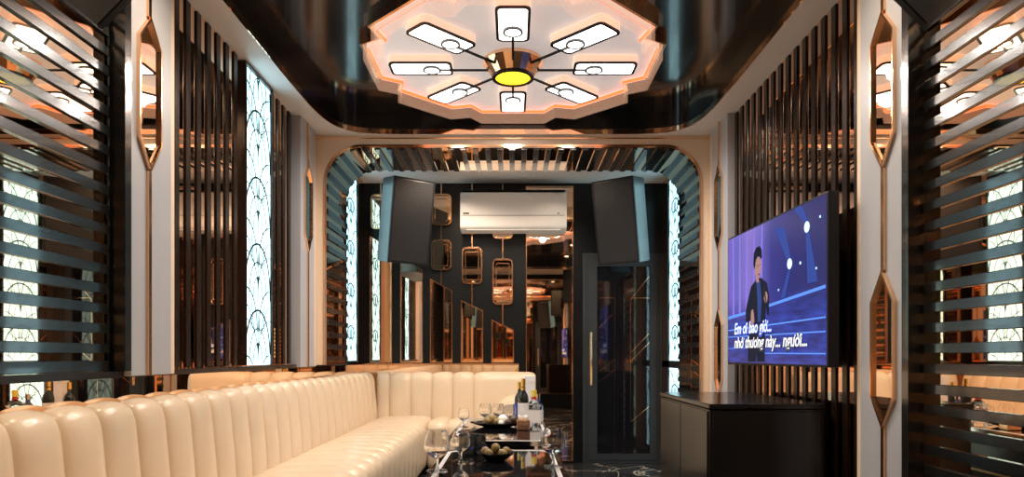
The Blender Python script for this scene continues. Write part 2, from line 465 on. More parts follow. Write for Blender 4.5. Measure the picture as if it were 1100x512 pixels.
for i, (cx, (zl, zr), nm) in enumerate(zip(cols, tops, ordn)):
    w = .115; t = .010
    o_ = [(cx-w, 1.03), (cx+w, 1.03), (cx+w, zr), (cx-w, zl)]
    in_ = [(cx-w+t, 1.03+t), (cx+w-t, 1.03+t), (cx+w-t, zr-t*.8), (cx-w+t, zl-t*1.3)]
    framed('wall_mirror', 'tall narrow gold framed mirror with slanted top on the back wall, %s' % nm, 'mirror', MG, o_, in_, in_, cx=cx)
    top_ = (zl+zr)/2
    rods = []
    for j, fr in enumerate((f1[i], f2[i])):
        if not fr: continue
        zt, zb = fr
        o_ = rrect(cx, (zt+zb)/2, .21, zt-zb, .05); in_ = rrect(cx, (zt+zb)/2, .21-.028, zt-zb-.028, .038)
        q = framed('wall_mirror', 'small rounded gold framed mirror, %s, above the %s slanted mirror' % ('top row' if j == 0 else 'lower row', nm.replace(' one','')), 'mirror', 'small rounded mirrors on the back wall', o_, in_, in_, cx=cx)
        o3 = rrect(cx, (zt+zb)/2, .14, (zt-zb)-.09, .02); i3 = rrect(cx, (zt+zb)/2, .128, (zt-zb)-.102, .015)
        MB().ring(o3, i3, lambda s_, t_: (s_[0]-cx, -.014 if t_ else -.003, s_[1])).build('inner_frame', GOLD, q)
        nxt = f2[i][0] if (j == 0 and f2[i]) else top_
        MB().box(-.005, .005, -.014, .004, nxt, zb).build('rod', GOLD, q)
        if j == 0: MB().box(-.005, .005, -.014, .004, zt, ZA-.01).build('rod', GOLD, q)
tag(MB().box(-1.53, .06, YM-.002, YB-.001, .0, 1.005).build('wall_mirror', BACKMIR), 'low wide mirror on the back wall behind the corner sofa', 'mirror')
struct(MB().box(-1.53, .06, YM-.014, YB-.001, 1.005, 1.022).build('trim_5', GOLD))
# wide mirror
o_ = [(.134, .02), (.62, .02), (.62, 2.84), (.134, 2.84)]; in_ = [(.142, .028), (.612, .028), (.612, 2.832), (.142, 2.832)]
framed('wall_mirror', 'wide floor to ceiling mirror on the back wall left of the glass door', 'mirror', None, o_, in_, in_, cx=.377)
# front wall mirror
o_ = [(-1.45, .3), (1.45, .3), (1.45, 2.70), (-1.45, 2.70)]; in_ = [(-1.43, .32), (1.43, .32), (1.43, 2.68), (-1.43, 2.68)]
p = empty('wall_mirror', (0, YF, 0), 0, 'large gold framed mirror on the wall opposite the glass door', 'mirror')
MB().prism(in_, lambda q, t: (q[0], .006 if t else .001, q[1])).build('mirror_glass', BACKMIR, p)
MB().ring(o_, in_, lambda q, t: (q[0], .02 if t else .001, q[1])).build('frame', GOLD, p)
# dark pilaster between wide mirror and door is the wall itself; door
d = empty('door_1', (1.12, YM, 0)); d['kind'] = 'structure'
dx0, dx1, gx0, gx1 = .716-1.12, 1.528-1.12, .862-1.12, 1.405-1.12
zt, gz0, gz1 = 2.151, .095, 2.017
fr = MB().ring([(dx0, .002), (dx1, .002), (dx1, zt), (dx0, zt)], [(gx0, gz0), (gx1, gz0), (gx1, gz1), (gx0, gz1)], lambda q, t: (q[0], -.035 if t else .010, q[1])).build('door_frame', DOORF, d)
struct(fr)
m = MB()
for k in (.03, .05): m.ring([(dx0+k, .03), (dx1-k, .03), (dx1-k, zt-k), (dx0+k, zt-k)], [(dx0+k+.003, .033), (dx1-k-.003, .033), (dx1-k-.003, zt-k-.003), (dx0+k+.003, zt-k-.003)], lambda q, t: (q[0], -.037 if t else -.034, q[1]))
struct(m.build('groove', DARKPL, d))
struct(MB().box(gx0, gx1, -.012, .006, gz0, gz1).build('door_glass', BLACKGLASS, d))
m = MB()
def dline(x0, z0, x1, z1, w=.004):
    a, b = Vector((x0-1.12, z0)), Vector((x1-1.12, z1)); dd = (b-a).normalized(); n_ = Vector((-dd.y, dd.x))*w
    m.prism([a-n_, b-n_, b+n_, a+n_], lambda q, t: (q[0], -.015 if t else -.011, q[1]))
def dl(px0, py0, px1, py1, w=.004): dline(backx(px0), backz(py0), backx(px1), backz(py1), w)
for q in [(698, 487, 698, 286), (641, 286, 698, 286), (677, 322, 697, 297), (643, 352, 657, 338), (645, 320, 660, 320), (680, 320, 698, 320), (642, 400, 661, 385), (642, 411, 661, 396),
          (677, 379, 698, 357), (677, 388, 698, 367), (677, 453, 697, 436), (660, 320, 660, 487), (677, 322, 677, 453)]: dl(*q, w=.0025 if q[0] != q[2] or q[0] == 698 else .0015)
struct(m.build('gold_lines', GOLD, d))  # thin gold lines raised on the door glass
hd = MB()
zc = backz(385); hx = .795-1.12
hd.tube([(hx, -.085, backz(413)), (hx, -.085, backz(357))], .013, 10)
for z in (backz(407), backz(363)): hd.tube([(hx, -.085, z), (hx, -.034, z)], .007, 8)
struct(hd.build('door_handle', GOLD, d, smooth=True))

# ------------------------------------------------------------------ ceiling lamp
LY, LZ = 4.25, ZR
lamp = empty('ceiling_lamp', (0, LY, LZ), 0, 'large scalloped ceiling lamp with eight glowing panels round a yellow hub', 'ceiling lamp')
def scallop(r):
    pts = []
    for k in range(8):
        th = k*PI/4
        for da, rr in ((-22.5, .895), (-15, 1.0), (15, 1.0)):
            a = th + math.radians(da); pts.append((r*rr*math.cos(a), r*rr*math.sin(a)))
    return pts
zP = -.04
MB().prism(scallop(.87), lambda q, t: (q[0], q[1], zP if t else -.0005)).build('base_plate', PLATE, lamp)
MB().ring(scallop(.905), scallop(.885), lambda q, t: (q[0], q[1], -.134 if t else -.001)).build('skirt', SKIRT, lamp)
MB().ring(scallop(.884), scallop(.874), lambda q, t: (q[0], q[1], -.062 if t else -.045)).build('led_strip', LEDO, lamp)
MB().ring(scallop(.8848), scallop(.8841), lambda q, t: (q[0], q[1], -.066 if t else -.001)).build('plate_rim', PLATE, lamp)
MB().ring(scallop(.925), scallop(.908), lambda q, t: (q[0], q[1], -.050 if t else -.001)).build('outer_band', GOLD, lamp)
for k in range(8):
    th = k*PI/4
    def T(x, y, z): return (x*math.cos(th)-y*math.sin(th), x*math.sin(th)+y*math.cos(th), z)
    out = rrect(.565, 0, .385, .185, .035); inn = rrect(.565, 0, .353, .153, .022); nrm = 1
    pnl = MB().prism(out, lambda q, t: T(q[0], q[1], -.084 if t else zP-.001)).build('lamp_box', ACRY, lamp)
    MB().prism(inn, lambda q, t: T(q[0], q[1], -.092 if t else -.0842)).build('glowing_face', LAMPW, pnl)
    MB().ring(out, inn, lambda q, t: T(q[0], q[1], -.0935 if t else -.0842)).build('black_outline', BLACKP, pnl)
    cpts = [(.50+.056*math.cos(a*PI/12), .056*math.sin(a*PI/12)) for a in range(24)]; cin = [(.50+.044*math.cos(a*PI/12), .044*math.sin(a*PI/12)) for a in range(24)]
    MB().ring(cpts, cin, lambda q, t: T(q[0], q[1], -.104 if t else -.0925)).build('black_ring', BLACKP, pnl)
    MB().prism(cin, lambda q, t: T(q[0], q[1], -.102 if t else -.0925)).build('round_light', LAMPW, pnl)
    L = bpy.data.lights.new('panel_light', 'SPOT'); L.energy = 26; L.color = (1, .90, .80); L.spot_size = math.radians(165); L.spot_blend = .5; L.shadow_soft_size = .05
    lo = bpy.data.objects.new('panel_light', L); C.objects.link(lo); lo.parent = lamp; lo.location = T(.63, 0, -.11)
    MB().prism([(.12, -.007), (.448, -.007), (.448, .007), (.12, .007)], lambda q, t: T(q[0], q[1], -.104 if t else -.094)).build('arm', BLACKP, lamp)
MB().lathe([(.0, -.041), (.185, -.041), (.185, -.06), (.128, -.140), (.120, -.149), (.108, -.149), (.108, -.14), (0, -.14)], 20).build('hub', GOLD, lamp)
MB().lathe([(.0, -.141), (.107, -.141), (.107, -.147), (0, -.147)], 32).build('hub_light', HUBY, lamp)
MB().lathe([(.107, -.1475), (.107, -.153), (.13, -.153), (.133, -.1405), (.107, -.1475)], 32).build('hub_rim', BLACKP, lamp)

# ------------------------------------------------------------------ sofa
SPC = .2125
def chan(u, s0, spc=SPC):
    t = ((u-s0)/spc) % 1.0
    return math.sqrt(max(0.0, 1-abs(2*t-1)**2.6))
def usamp(u0, u1, seams, n=9):
    """sample positions along a run, dense at seams"""
    e = [u0] + [s_ for s_ in seams if u0+1e-4 < s_ < u1-1e-4] + [u1]
    out = []
    for a, b in zip(e, e[1:]):
        for k in range(n): 
            t = k/n; out.append((a+(b-a)*(0.5-0.5*math.cos(PI*t)), a, b))
    out.append((u1, e[-2], u1)); return out
def smoothp(pts, it=2):
    for _ in range(it):
        q = [pts[0]]
        for a, b in zip(pts, pts[1:]): q += [(a[0]*.75+b[0]*.25, a[1]*.75+b[1]*.25), (a[0]*.25+b[0]*.75, a[1]*.25+b[1]*.75)]
        q.append(pts[-1]); pts = q
    return pts
def tufted(prof, samp, fn, amp, ends=True, sgn=1):
    """prof: (w, z) outline points, w = distance from the wall side"""
    n = len(prof); nor = []
    for i in range(n):
        a, b = prof[max(i-1, 0)], prof[min(i+1, n-1)]
        dx, dz = b[0]-a[0], b[1]-a[1]; l = math.hypot(dx, dz) or 1; nor.append((-dz/l*sgn, dx/l*sgn))
    m = MB(); rows = []
    for u, a, b in samp:
        t = (u-a)/(b-a) if b > a else 0
        wd = min(1, (b-a)/SPC)
        q = 1-math.sqrt(max(0.0, 1-abs(2*t-1)**(2.4 if b-a < .3 else 8)))
        rows.append([fn(u, p[0]-nn_[0]*amp*q*k, p[1]-nn_[1]*amp*q*k) for (p, nn_, k) in zip(prof, nor, [min(1, i/4, (n-1-i)/4) for i in range(n)])])
    m.grid(rows)
    if ends:
        for r in (rows[0], rows[-1]): m.bm.faces.new([m.bm.verts.new(v) for v in r])
    return m
sofa = empty('corner_sofa', (-1.1, 3.8, 0), 0, 'long cream leather corner sofa with upright channel tufting along left and back walls', 'sofa')
def fin(m, name): 
    o = m.build(name, SOFA, sofa, smooth=True); o.location = (1.1, -3.8, 0); return o
# profile: w = distance out from wall line, going from back-bottom over the top to the front-bottom
backp = smoothp([(.0, .03), (.0, .50), (.0, .82), (.005, .925), (.075, .944), (.135, .90), (.15, .74), (.165, .58), (.17, .45), (.17, .36)])
seatp = smoothp([(.0, .30), (.02, .485), (.25, .500), (.50, .505), (.68, .50), (.755, .455), (.765, .34), (.765, .20), (.75, .06), (.60, .03)])
ssl = [3.21+SPC*k for k in range(-13, 18)]
XL = -1.523; YBK = 7.082
fin(tufted(backp, usamp(.50, 6.93, ssl), lambda u, w, z: (XL+w, u, z), .032), 'backrest')
fin(tufted([(p[0]*.80+.125, p[1]) for p in seatp], usamp(1.30, 6.93, ssl), lambda u, w, z: (XL+w, u, z), .024), 'seat')
ssr = sorted([-.394-SPC*k for k in range(-0, 5)])
XE = .23
fin(tufted(backp, usamp(-1.38, XE, ssr), lambda u, w, z: (u, YBK-w, z), .032), 'backrest')
fin(tufted([(p[0]*.84+.12, p[1]) for p in seatp], usamp(-.79, .12, [-.605, -.394, -.18]), lambda u, w, z: (u, YBK-w, z), .030), 'seat')
# end arm at the right
m = MB()
armp = smoothp([(-.18, .05), (-.18, .45), (-.16, .62), (-.06, .71), (.12, .72), (.21, .64), (.23, .45), (.23, .05)], 3)
rows = []
for y, k in ((YBK-.80, .90), (YBK-.815, .93), (YBK-.80, .985), (YBK-.76, 1.0), (YBK-.16, 1.0)):
    rows.append([(.03+(p[0]-.03)*k, y, p[1]*k if p[1] > .1 else p[1]) for p in armp])
m.grid(rows); m.bm.faces.new([m.bm.verts.new(v) for v in rows[0]])
fin(m, 'armrest')
# near section, below the frame
fin(tufted(backp, usamp(-1.38, XE, ssr), lambda u, w, z: (u, .53+w, z), .032), 'backrest')
fin(tufted([(p[0]*.84+.12, p[1]) for p in seatp], usamp(-.79, .23, [-.605, -.394, -.18]), lambda u, w, z: (u, .53+w, z), .030), 'seat')

# ------------------------------------------------------------------ television
tvx0, tvy0, tvx1, tvy1 = 1.400, 3.06, 1.353, 4.335     # near edge, far edge
tv = empty('television', (tvx0, tvy0, 1.0475), math.atan2(tvy1-tvy0, tvx1-tvx0), 'large flat television on the right wall showing a singer and lyrics', 'television')
TW = math.dist((tvx0, tvy0), (tvx1, tvy1)); TH = .787
# local x along the wall from the near edge, local +y towards the room
MB().box(0, TW, -.052, 0, 0, TH, .004, 2).build('housing', DARKPL, tv)
MB().box(TW*.3, TW*.7, -.12, -.05, .2, TH-.2, .004, 1).build('wall_bracket', DARKPL, tv)
def screenmat():
    m = bpy.data.materials.new('screen_image'); m.use_nodes = True
    n, l = m.node_tree.nodes, m.node_tree.links
    b = n['Principled BSDF']; b.inputs['Base Color'].default_value = (.01, .01, .02, 1); b.inputs['Roughness'].default_value = .25
    tc = n.new('ShaderNodeTexCoord'); sp = n.new('ShaderNodeSeparateXYZ'); l.new(tc.outputs['Object'], sp.inputs[0])
    mr = n.new('ShaderNodeMapRange'); mr.inputs['From Max'].default_value = TW; l.new(sp.outputs['X'], mr.inputs['Value'])
    cr = n.new('ShaderNodeValToRGB'); e = cr.color_ramp.elements
    e[0].position = 0; e[0].color = (.012, .016, .16, 1); e[1].position = 1; e[1].color = (.20, .15, .75, 1)
    for p_, c_ in ((.3, (.015, .02, .22)), (.48, (.03, .035, .32)), (.60, (.16, .14, .62)), (.72, (.30, .20, .72)), (.86, (.16, .15, .62))): k = e.new(p_); k.color = (*c_, 1)
    l.new(mr.outputs[0], cr.inputs[0])
    # stage floor: darker saturated blue below
    mz = n.new('ShaderNodeMapRange'); mz.inputs['From Min'].default_value = .24; mz.inputs['From Max'].default_value = .40; l.new(sp.outputs['Z'], mz.inputs['Value'])
    wv = n.new('ShaderNodeTexNoise'); wv.inputs['Scale'].default_value = 7; mp = n.new('ShaderNodeMapping'); mp.inputs['Scale'].default_value = (.8, 1, 5)
    l.new(tc.outputs['Object'], mp.inputs[0]); l.new(mp.outputs[0], wv.inputs['Vector'])
    c2 = n.new('ShaderNodeValToRGB'); c2.color_ramp.elements[0].position = .35; c2.color_ramp.elements[0].color = (.012, .02, .22, 1); c2.color_ramp.elements[1].position = .68; c2.color_ramp.elements[1].color = (.03, .07, .55, 1)
    l.new(wv.outputs[0], c2.inputs[0])
    mx = n.new('ShaderNodeMixRGB'); l.new(mz.outputs[0], mx.inputs[0]); l.new(c2.outputs[0], mx.inputs[1]); l.new(cr.outputs[0], mx.inputs[2])
    l.new(mx.outputs[0], b.inputs['Emission Color']); b.inputs['Emission Strength'].default_value = .68
    return m
scr = MB().box(.012, TW-.012, -.002, .001, .012, TH-.010).build('screen', screenmat(), tv)
def em(name, c, s=1.0): return pm(name, (0.0, 0.0, 0.0), .5, emit=c, es=s, spec=.1)
def flat(name, polys, mat, off):
    m = MB()
    for P in polys: m.prism([(TW-.012-(TW-.032)*x, .012+(TH-.022)*(1-y)) for x, y in P], lambda q, t: (q[0], off if t else off-.0006, q[1]))
    return m.build(name, mat, scr)
# coordinates below run 0..1 from the screen's far (left in the picture) upper corner
flat('stage_steps', [[(0, .625+.0), (.35, .60), (1, .53), (1, .55), (.35, .62), (0, .65)], [(0, .735), (1, .715), (1, .725), (0, .745)], [(0, .79), (1, .80), (1, .808), (0, .798)], [(.45, .925), (1, .93), (1, .938), (.45, .932)], [(0, .885), (.3, .885), (.3, .89), (0, .89)]], em('step_glow', (.12, .30, .95), 1.0), .0016)
flat('curtain_folds', [[(.06+.09*k, 0.0), (.075+.09*k, 0), (.085+.085*k, .62), (.06+.085*k, .62)] for k in range(5)], em('fold_glow', (.26, .20, .80), .9), .0016)
flat('light_beams', [[(.845, .13), (.87, .13), (.81, 0), (.74, 0)], [(.69, .33), (.72, .33), (.66, .10), (.55, .06)], [(.70, .36), (.72, .36), (.66, .56), (.62, .56)], [(.845, .17), (.87, .17), (.94, .5), (.86, .5)]], em('beam_glow', (.04, .08, .38), .8), .0016)
def disc(cx, cy, r, n=12): return [(cx+r*.62*math.cos(2*PI*k/n), cy+r*math.sin(2*PI*k/n)) for k in range(n)]
for q_ in [disc(.855, .15, .035), disc(.705, .345, .035), disc(.80, .36, .01), disc(.93, .42, .008), disc(.60, .50, .008), disc(.96, .12, .008)]: flat('spotlight', [q_], em('spot_glow', (.55, .85, 1.0), 1.6), .0022)
fig = flat('singer_suit', [[(.30, .43), (.37, .38), (.42, .385), (.48, .43), (.505, .52), (.50, .66), (.485, .66), (.47, .60), (.46, .72), (.455, .99), (.37, .99), (.365, .93), (.355, .99), (.26, .99), (.275, .75), (.265, .70), (.235, .68), (.235, .60), (.265, .52)]], em('suit_dark', (.010, .012, .028), 1.0), .0024)
flat('singer_shirt', [[(.365, .40), (.405, .40), (.425, .55), (.41, .70), (.38, .70), (.375, .52)]], em('shirt_blue', (.03, .06, .22), 1.0), .0028)
for q_, n2 in zip([[(.345, .27), (.36, .235), (.39, .225), (.415, .25), (.42, .30), (.41, .35), (.39, .385), (.395, .41), (.365, .41), (.36, .37), (.345, .33)], [(.455, .50), (.475, .49), (.49, .52), (.485, .56), (.465, .57), (.45, .54)], [(.305, .61), (.325, .60), (.335, .64), (.34, .69), (.32, .73), (.30, .72), (.30, .66)]], ('singer_head', 'singer_hand', 'singer_hand')): flat(n2, [q_], em('skin_tone', (.42, .22, .20), 1.0), .0030)
flat('singer_hair', [[(.33, .27), (.335, .19), (.36, .155), (.40, .15), (.425, .18), (.43, .24), (.415, .25), (.405, .23), (.38, .22), (.36, .245), (.35, .29), (.34, .31)]], em('hair_dark', (.006, .008, .02), 1.0), .0034)
flat('singer_face', [[(.372, .285), (.385, .285), (.385, .293), (.372, .293)], [(.40, .285), (.41, .285), (.41, .293), (.40, .293)], [(.385, .35), (.405, .35), (.403, .36), (.387, .36)]], em('face_dark', (.10, .035, .04), 1.0), .0036)
flat('microphone', [disc(.452, .475, .02, 10), [(.448, .48), (.462, .48), (.478, .56), (.468, .565)]], em('mic_dark', (.02, .02, .03), 1.0), .0038)
HORN = {'ơ': 'o', 'ờ': 'ò', 'ớ': 'ó', 'ư': 'u'}
def textmesh(txt, size, off):
    cu = bpy.data.curves.new('text', 'FONT'); cu.body = txt; cu.size = size; cu.offset = off; cu.extrude = .0003
    o = bpy.data.objects.new('text', cu); C.objects.link(o)
    bpy.context.view_layer.update()
    me = bpy.data.meshes.new_from_object(o.evaluated_get(bpy.context.evaluated_depsgraph_get()))
    bpy.data.objects.remove(o); return me
def lyric(txt, x0, x1, y, size, mat, edge, name):
    base = ''.join(HORN.get(c, c) for c in txt)
    wd0 = max(v.co.x for v in textmesh(base, size, 0).vertices)
    ends = [max(v.co.x for v in textmesh(base[:i+1], size, 0).vertices) for i, c in enumerate(txt) if c in HORN]
    sx = (x1-x0)*(TW-.032)/wd0
    for mt, off, go in ((edge, .0042, .0055), (mat, .0050, .0016)):
        bm = bmesh.new(); bm.from_mesh(textmesh(base, size, go))
        r = size*.075 + (go-.0016)
        for e in ends[:9]:
            cx, cz = e+size*.015, size*.53
            vs = [bm.verts.new((cx+r*px, cz+r*pz, .0003)) for px, pz in ((-1.2, -1.1), (.3, -.9), (1, .1), (.9, 1.1), (-.5, 1.0), (-.1, .1), (-.7, -.3))]
            bm.faces.new(vs)
        for v in bm.verts:
            sh = v.co.x + v.co.y*.22
            X = TW-.012-(TW-.032)*x0 - sh*sx; Z = .012+(TH-.022)*(1-y)+v.co.y; v.co = (X, off+v.co.z, Z)
        me = bpy.data.meshes.new(name); bm.to_mesh(me); bm.free(); me.materials.append(mt)
        q = bpy.data.objects.new(name if mt is mat else name+'_outline', me); C.objects.link(q); q.parent = scr
lyric('Em ơi bao giờ...', .09, .53, .775, .095, em('lyric_blue', (.75, .82, 1.0), 1.3), em('lyric_edge_blue', (.05, .10, .75), 1.0), 'lyric_line')
lyric('nhớ thương này... người...', .09, .86, .885, .095, em('lyric_white', (.9, .9, .9), 1.2), em('lyric_edge_dark', (.01, .01, .03), 1.0), 'lyric_line')

# ------------------------------------------------------------------ console under the television
cb = empty('equipment_cabinet', (1.19, 3.82, 0), 0, 'black gloss equipment cabinet standing below the television', 'cabinet')
cx0, cx1, cy0, cy1 = .93-1.19, 1.485-1.19, 3.27-3.82, 4.36-3.82
MB().box(cx0+.006, cx1, cy0+.012, cy1, .04, .845, .004, 2).build('body', BLACKP, cb)
MB().box(cx0, cx1, cy0, cy1+.004, .848, .872, .004, 2).build('top', BLACKP, cb)
MB().box(cx0+.02, cx1-.02, cy0+.002, cy0+.014, .06, .835, .002, 1).build('front_panel', BLACKP, cb)
MB().box(cx0+.03, cx1-.02, cy0+.03, cy1-.03, 0, .04).build('plinth', DARKPL, cb)
MB().box(cx0-.001, cx0+.008, cy0+.03, 0-.005, .06, .835, .002, 1).build('side_door', BLACKP, cb)
MB().box(cx0-.001, cx0+.008, .005, cy1-.03, .06, .835, .002, 1).build('side_door', BLACKP, cb)

# ------------------------------------------------------------------ speakers
def make_speaker(W_=.42, D_=.33, H_=.77, tp=.05):
    sp = empty('speaker', (0, 0, 0))
    tag(sp, 'black loudspeaker', 'speaker')
    # front towards local -y; cabinet tapers to the back
    pts = [(-W_/2, -D_/2), (W_/2, -D_/2), (W_/2-tp, D_/2), (-W_/2+tp, D_/2)]
    m = MB().prism(pts, lambda q, t: (q[0], q[1], -H_/2 + t*H_))
    bmesh.ops.bevel(m.bm, geom=list(m.bm.edges), offset=.008, segments=2, affect='EDGES')
    m.build('cabinet', CAB, sp)
    MB().box(-W_/2+.014, W_/2-.014, -D_/2-.012, -D_/2+.004, -H_/2+.014, H_/2-.014, .006, 2).build('grille', PERF, sp)
    MB().ring([(-W_/2, -H_/2), (W_/2, -H_/2), (W_/2, H_/2), (-W_/2, H_/2)], [(-W_/2+.013, -H_/2+.013), (W_/2-.013, -H_/2+.013), (W_/2-.013, H_/2-.013), (-W_/2+.013, H_/2-.013)],
              lambda q, t: (q[0], -D_/2-.014 if t else -D_/2+.002, q[1])).build('rim', DARKPL, sp)
    b = MB(); b.box(-.05, .05, D_/2-.002, D_/2+.012, -.12, .12)
    b.tube([(0, D_/2+.01, 0), (0, D_/2+.07, 0), (0, D_/2+.11, .02)], .016, 10)
    b.build('bracket', DARKPL, sp, smooth=True)
    return sp
spk = make_speaker()
def place(o, x, y, z, yaw, pitch, label):
    o.rotation_mode = 'XYZ'
    R_ = Matrix.Rotation(yaw, 4, 'Z') @ Matrix.Rotation(pitch, 4, 'X')
    o.rotation_euler = R_.to_euler(); o.location = (x, y, z); o['label'] = label; o['group'] = 'wall speakers'
yw, pt = math.radians(36), math.radians(10)
place(spk, -1.03, 6.46, 2.36, yw, pt, 'tilted black wall speaker left of the air conditioner')
s2 = copy_tree(spk); place(s2, 1.04, 6.46, 2.36, -yw, pt, 'tilted black wall speaker hanging above the glass door')
s3 = make_speaker(.40, .17, .60, .16); place(s3, -1.117, 1.80, 2.352, math.radians(137), 0, 'black speaker corner cut off by the top edge above the left slats')
s4 = copy_tree(s3); place(s4, 1.117, 1.80, 2.352, math.radians(-137), 0, 'black speaker corner cut off by the top edge above the right slats')

# ------------------------------------------------------------------ air conditioner
ac = empty('air_conditioner', (0, YM-.002, 2.36), 0, 'white split air conditioner mounted high on the back wall', 'air conditioner')
x0, x1 = -.525, .535
prof = smoothp([(0, .395), (-.12, .395), (-.215, .37), (-.235, .25), (-.235, .07), (-.222, .015), (-.17, -.005), (0, -.005)], 2)
m = MB().prism(prof, lambda q, t: (x0 + t*(x1-x0), q[0], q[1])); m.build('body', WHITEPL, ac, smooth=True)
MB().box(x0+.02, x1-.02, -.2395, -.225, .135, .138).build('panel_seam', DARKPL, ac)
MB().box(x0+.03, x0+.09, -.239, -.23, .15, .163).build('badge', DARKPL, ac)
MB().box(x1-.09, x1-.075, -.2385, -.23, .15, .16).build('indicator', DARKPL, ac)
m = MB()
m.box(x0+.01, x1-.01, -.19, -.02, .396, .402)
m.build('intake_grille', DARKPL, ac)
m = MB().box(x0+.06, x1-.06, -.20, -.10, -.004, .006, .003, 1); m.build('louver', WHITEPL, ac)

# ------------------------------------------------------------------ tables
TZ = .645
def table(x0, x1, y0, y1, label):
    cx, cy = (x0+x1)/2, (y0+y1)/2
    t = empty('low_table', (cx, cy, 0), 0, label, 'table'); w, h = (x1-x0)/2, (y1-y0)/2
    def oc(k, c=.05): 
        a, b = w-k, h-k
        return [(-a+c, -b), (a-c, -b), (a, -b+c), (a, b-c), (a-c, b), (-a+c, b), (-a, b-c), (-a, -b+c)]
    MB().prism(oc(.012), lambda q, s_: (q[0], q[1], TZ-.022+.022*s_)).build('glass_top', BLACKGLASS, t)
    MB().ring(oc(0), oc(.012), lambda q, s_: (q[0], q[1], TZ-.024+.026*s_)).build('chrome_edge', CHROME, t)
    MB().prism(oc(.10), lambda q, s_: (q[0], q[1], .14+(TZ-.024-.14)*s_)).build('body', BLACKP, t)
    MB().ring(oc(.093), oc(.10), lambda q, s_: (q[0], q[1], .36+.012*s_)).build('body_band', GOLD, t)
    MB().prism(oc(.15), lambda q, s_: (q[0], q[1], .0+.14*s_)).build('plinth', CHROME, t)
    MB().ring(oc(.022), oc(.040), lambda q, s_: (q[0], q[1], TZ+.0002+.0012*s_)).build('inlay', BORDER, t)
    return t
table(-.36, .22, 3.66, 5.03, 'chrome edged black glass table, the farther one, carrying bottles and fruit')
table(-.33, .21, 1.85, 3.34, 'chrome edged black glass table cut by the bottom edge of the picture')

def at(px, py, z):
    y = (CAMH-z)*F/(py-382); return ((px-551)*y/F, y, z)
def atd(px, y): return ((px-551)*y/F, y)
# snifter glasses
def snifter(h=.13, r=.042):
    g = empty('snifter_glass', (0, 0, 0), 0, 'x', 'glass')
    k = h/.13
    out = [(.0, .0), (.033, .0), (.034, .003), (.008, .006), (.005, .012), (.005, .038*k), (.012, .043*k), (r*.85, .060*k), (r, .082*k), (r*.92, .108*k), (r*.72, .13*k)]
    inn = [(r*.68, .13*k), (r*.87, .108*k), (r*.94, .082*k), (r*.78, .062*k), (0, .047*k)]
    MB().lathe(smoothp(out, 1)+inn, 20).build('bowl', GLASS, g, smooth=True)
    return g
gl = snifter()
spots = [((-.30, 2.72, TZ), 'snifter glass nearest the lower left corner of the near table', 1.25),
         ((-.225, 2.98, TZ), 'snifter glass beside the dark tumblers on the near table', 1.0),
         ((.165, 2.83, TZ), 'snifter glass at the right edge of the near table', 1.2),
         ((-.185, 4.62, TZ), 'snifter glass behind the left end of the fruit platter', 1.05),
         ((-.10, 4.72, TZ), 'empty snifter glass behind the middle of the fruit platter', 1.0),
         ((-.02, 4.56, TZ), 'snifter glass between fruit platter and bottles', 1.0),
         ((-.315, 4.42, TZ), 'snifter glass left of the fruit platter', .9)]
for i, (l_, lb, k) in enumerate(spots):
    o = gl if i == 0 else copy_tree(gl); o.location = l_; o['label'] = lb; o['group'] = 'snifter glasses on the tables'; o.scale = (k, k, k)
# dark tumblers on the near table
DG = pm('smoked_glass', (.05, .055, .06), .04, 0, spec=.9, coat=.5)
tb = None
for i, (x, y, lb) in enumerate([(-.215, 3.16, 'smoked glass tumbler at the back left of the near table'), (-.165, 3.22, 'smoked glass tumbler behind the other on the near table')]):
    if tb is None:
        tb = empty('tumbler', (x, y, TZ), 0, lb, 'glass', 'smoked tumblers')
        MB().lathe([(0, 0), (.032, 0), (.037, .01), (.039, .085), (.036, .085), (.033, .015), (0, .012)], 12).build('cup', DG, tb)
        MB().lathe([(.0375, .03), (.0395, .03), (.0405, .038), (.0375, .038)], 12).build('rim_band', CHROME, tb)
    else:
        c = copy_tree(tb); c.location = (x, y, TZ); c['label'] = lb
# platter with fruit on the far table
pl = tag(MB().lathe([(0, .0), (.08, .0), (.10, .006), (.155, .026), (.158, .030), (.10, .013), (0, .009)], 32, (0, 0, 0)).build('platter', BLACKP, None, smooth=True), 'round black platter of sweets and fruit on the far table', 'plate')
pl.location = (-.10, 4.42, TZ+.0015); pl.scale = (1.12, .8, 1)
def ball(r, seed, rough=.12):
    bm = bmesh.new(); bmesh.ops.create_icosphere(bm, subdivisions=3, radius=r)
    random.seed(seed)
    dirs = [Vector((random.gauss(0,1), random.gauss(0,1), random.gauss(0,1))).normalized() for _ in range(26)]
    for v in bm.verts:
        n = v.co.normalized(); k = max(n.dot(q) for q in dirs); v.co *= 1 + rough*(k-.88)
    m = MB(); m.bm = bm; return m
NUT = pm('golden_brown_shell', (.22, .14, .05), .45); noise_var(NUT, (.10, .06, .02), (.42, .30, .12), 60, 4, bump=.5)
CHOC = pm('dark_chocolate', (.05, .025, .018), .4); noise_var(CHOC, (.03, .015, .012), (.09, .045, .03), 60, 4, bump=.5)
EGG = pm('white_shell', (.85, .82, .75), .4); noise_var(EGG, (.82, .79, .72), (.88, .85, .79), 20, 3)
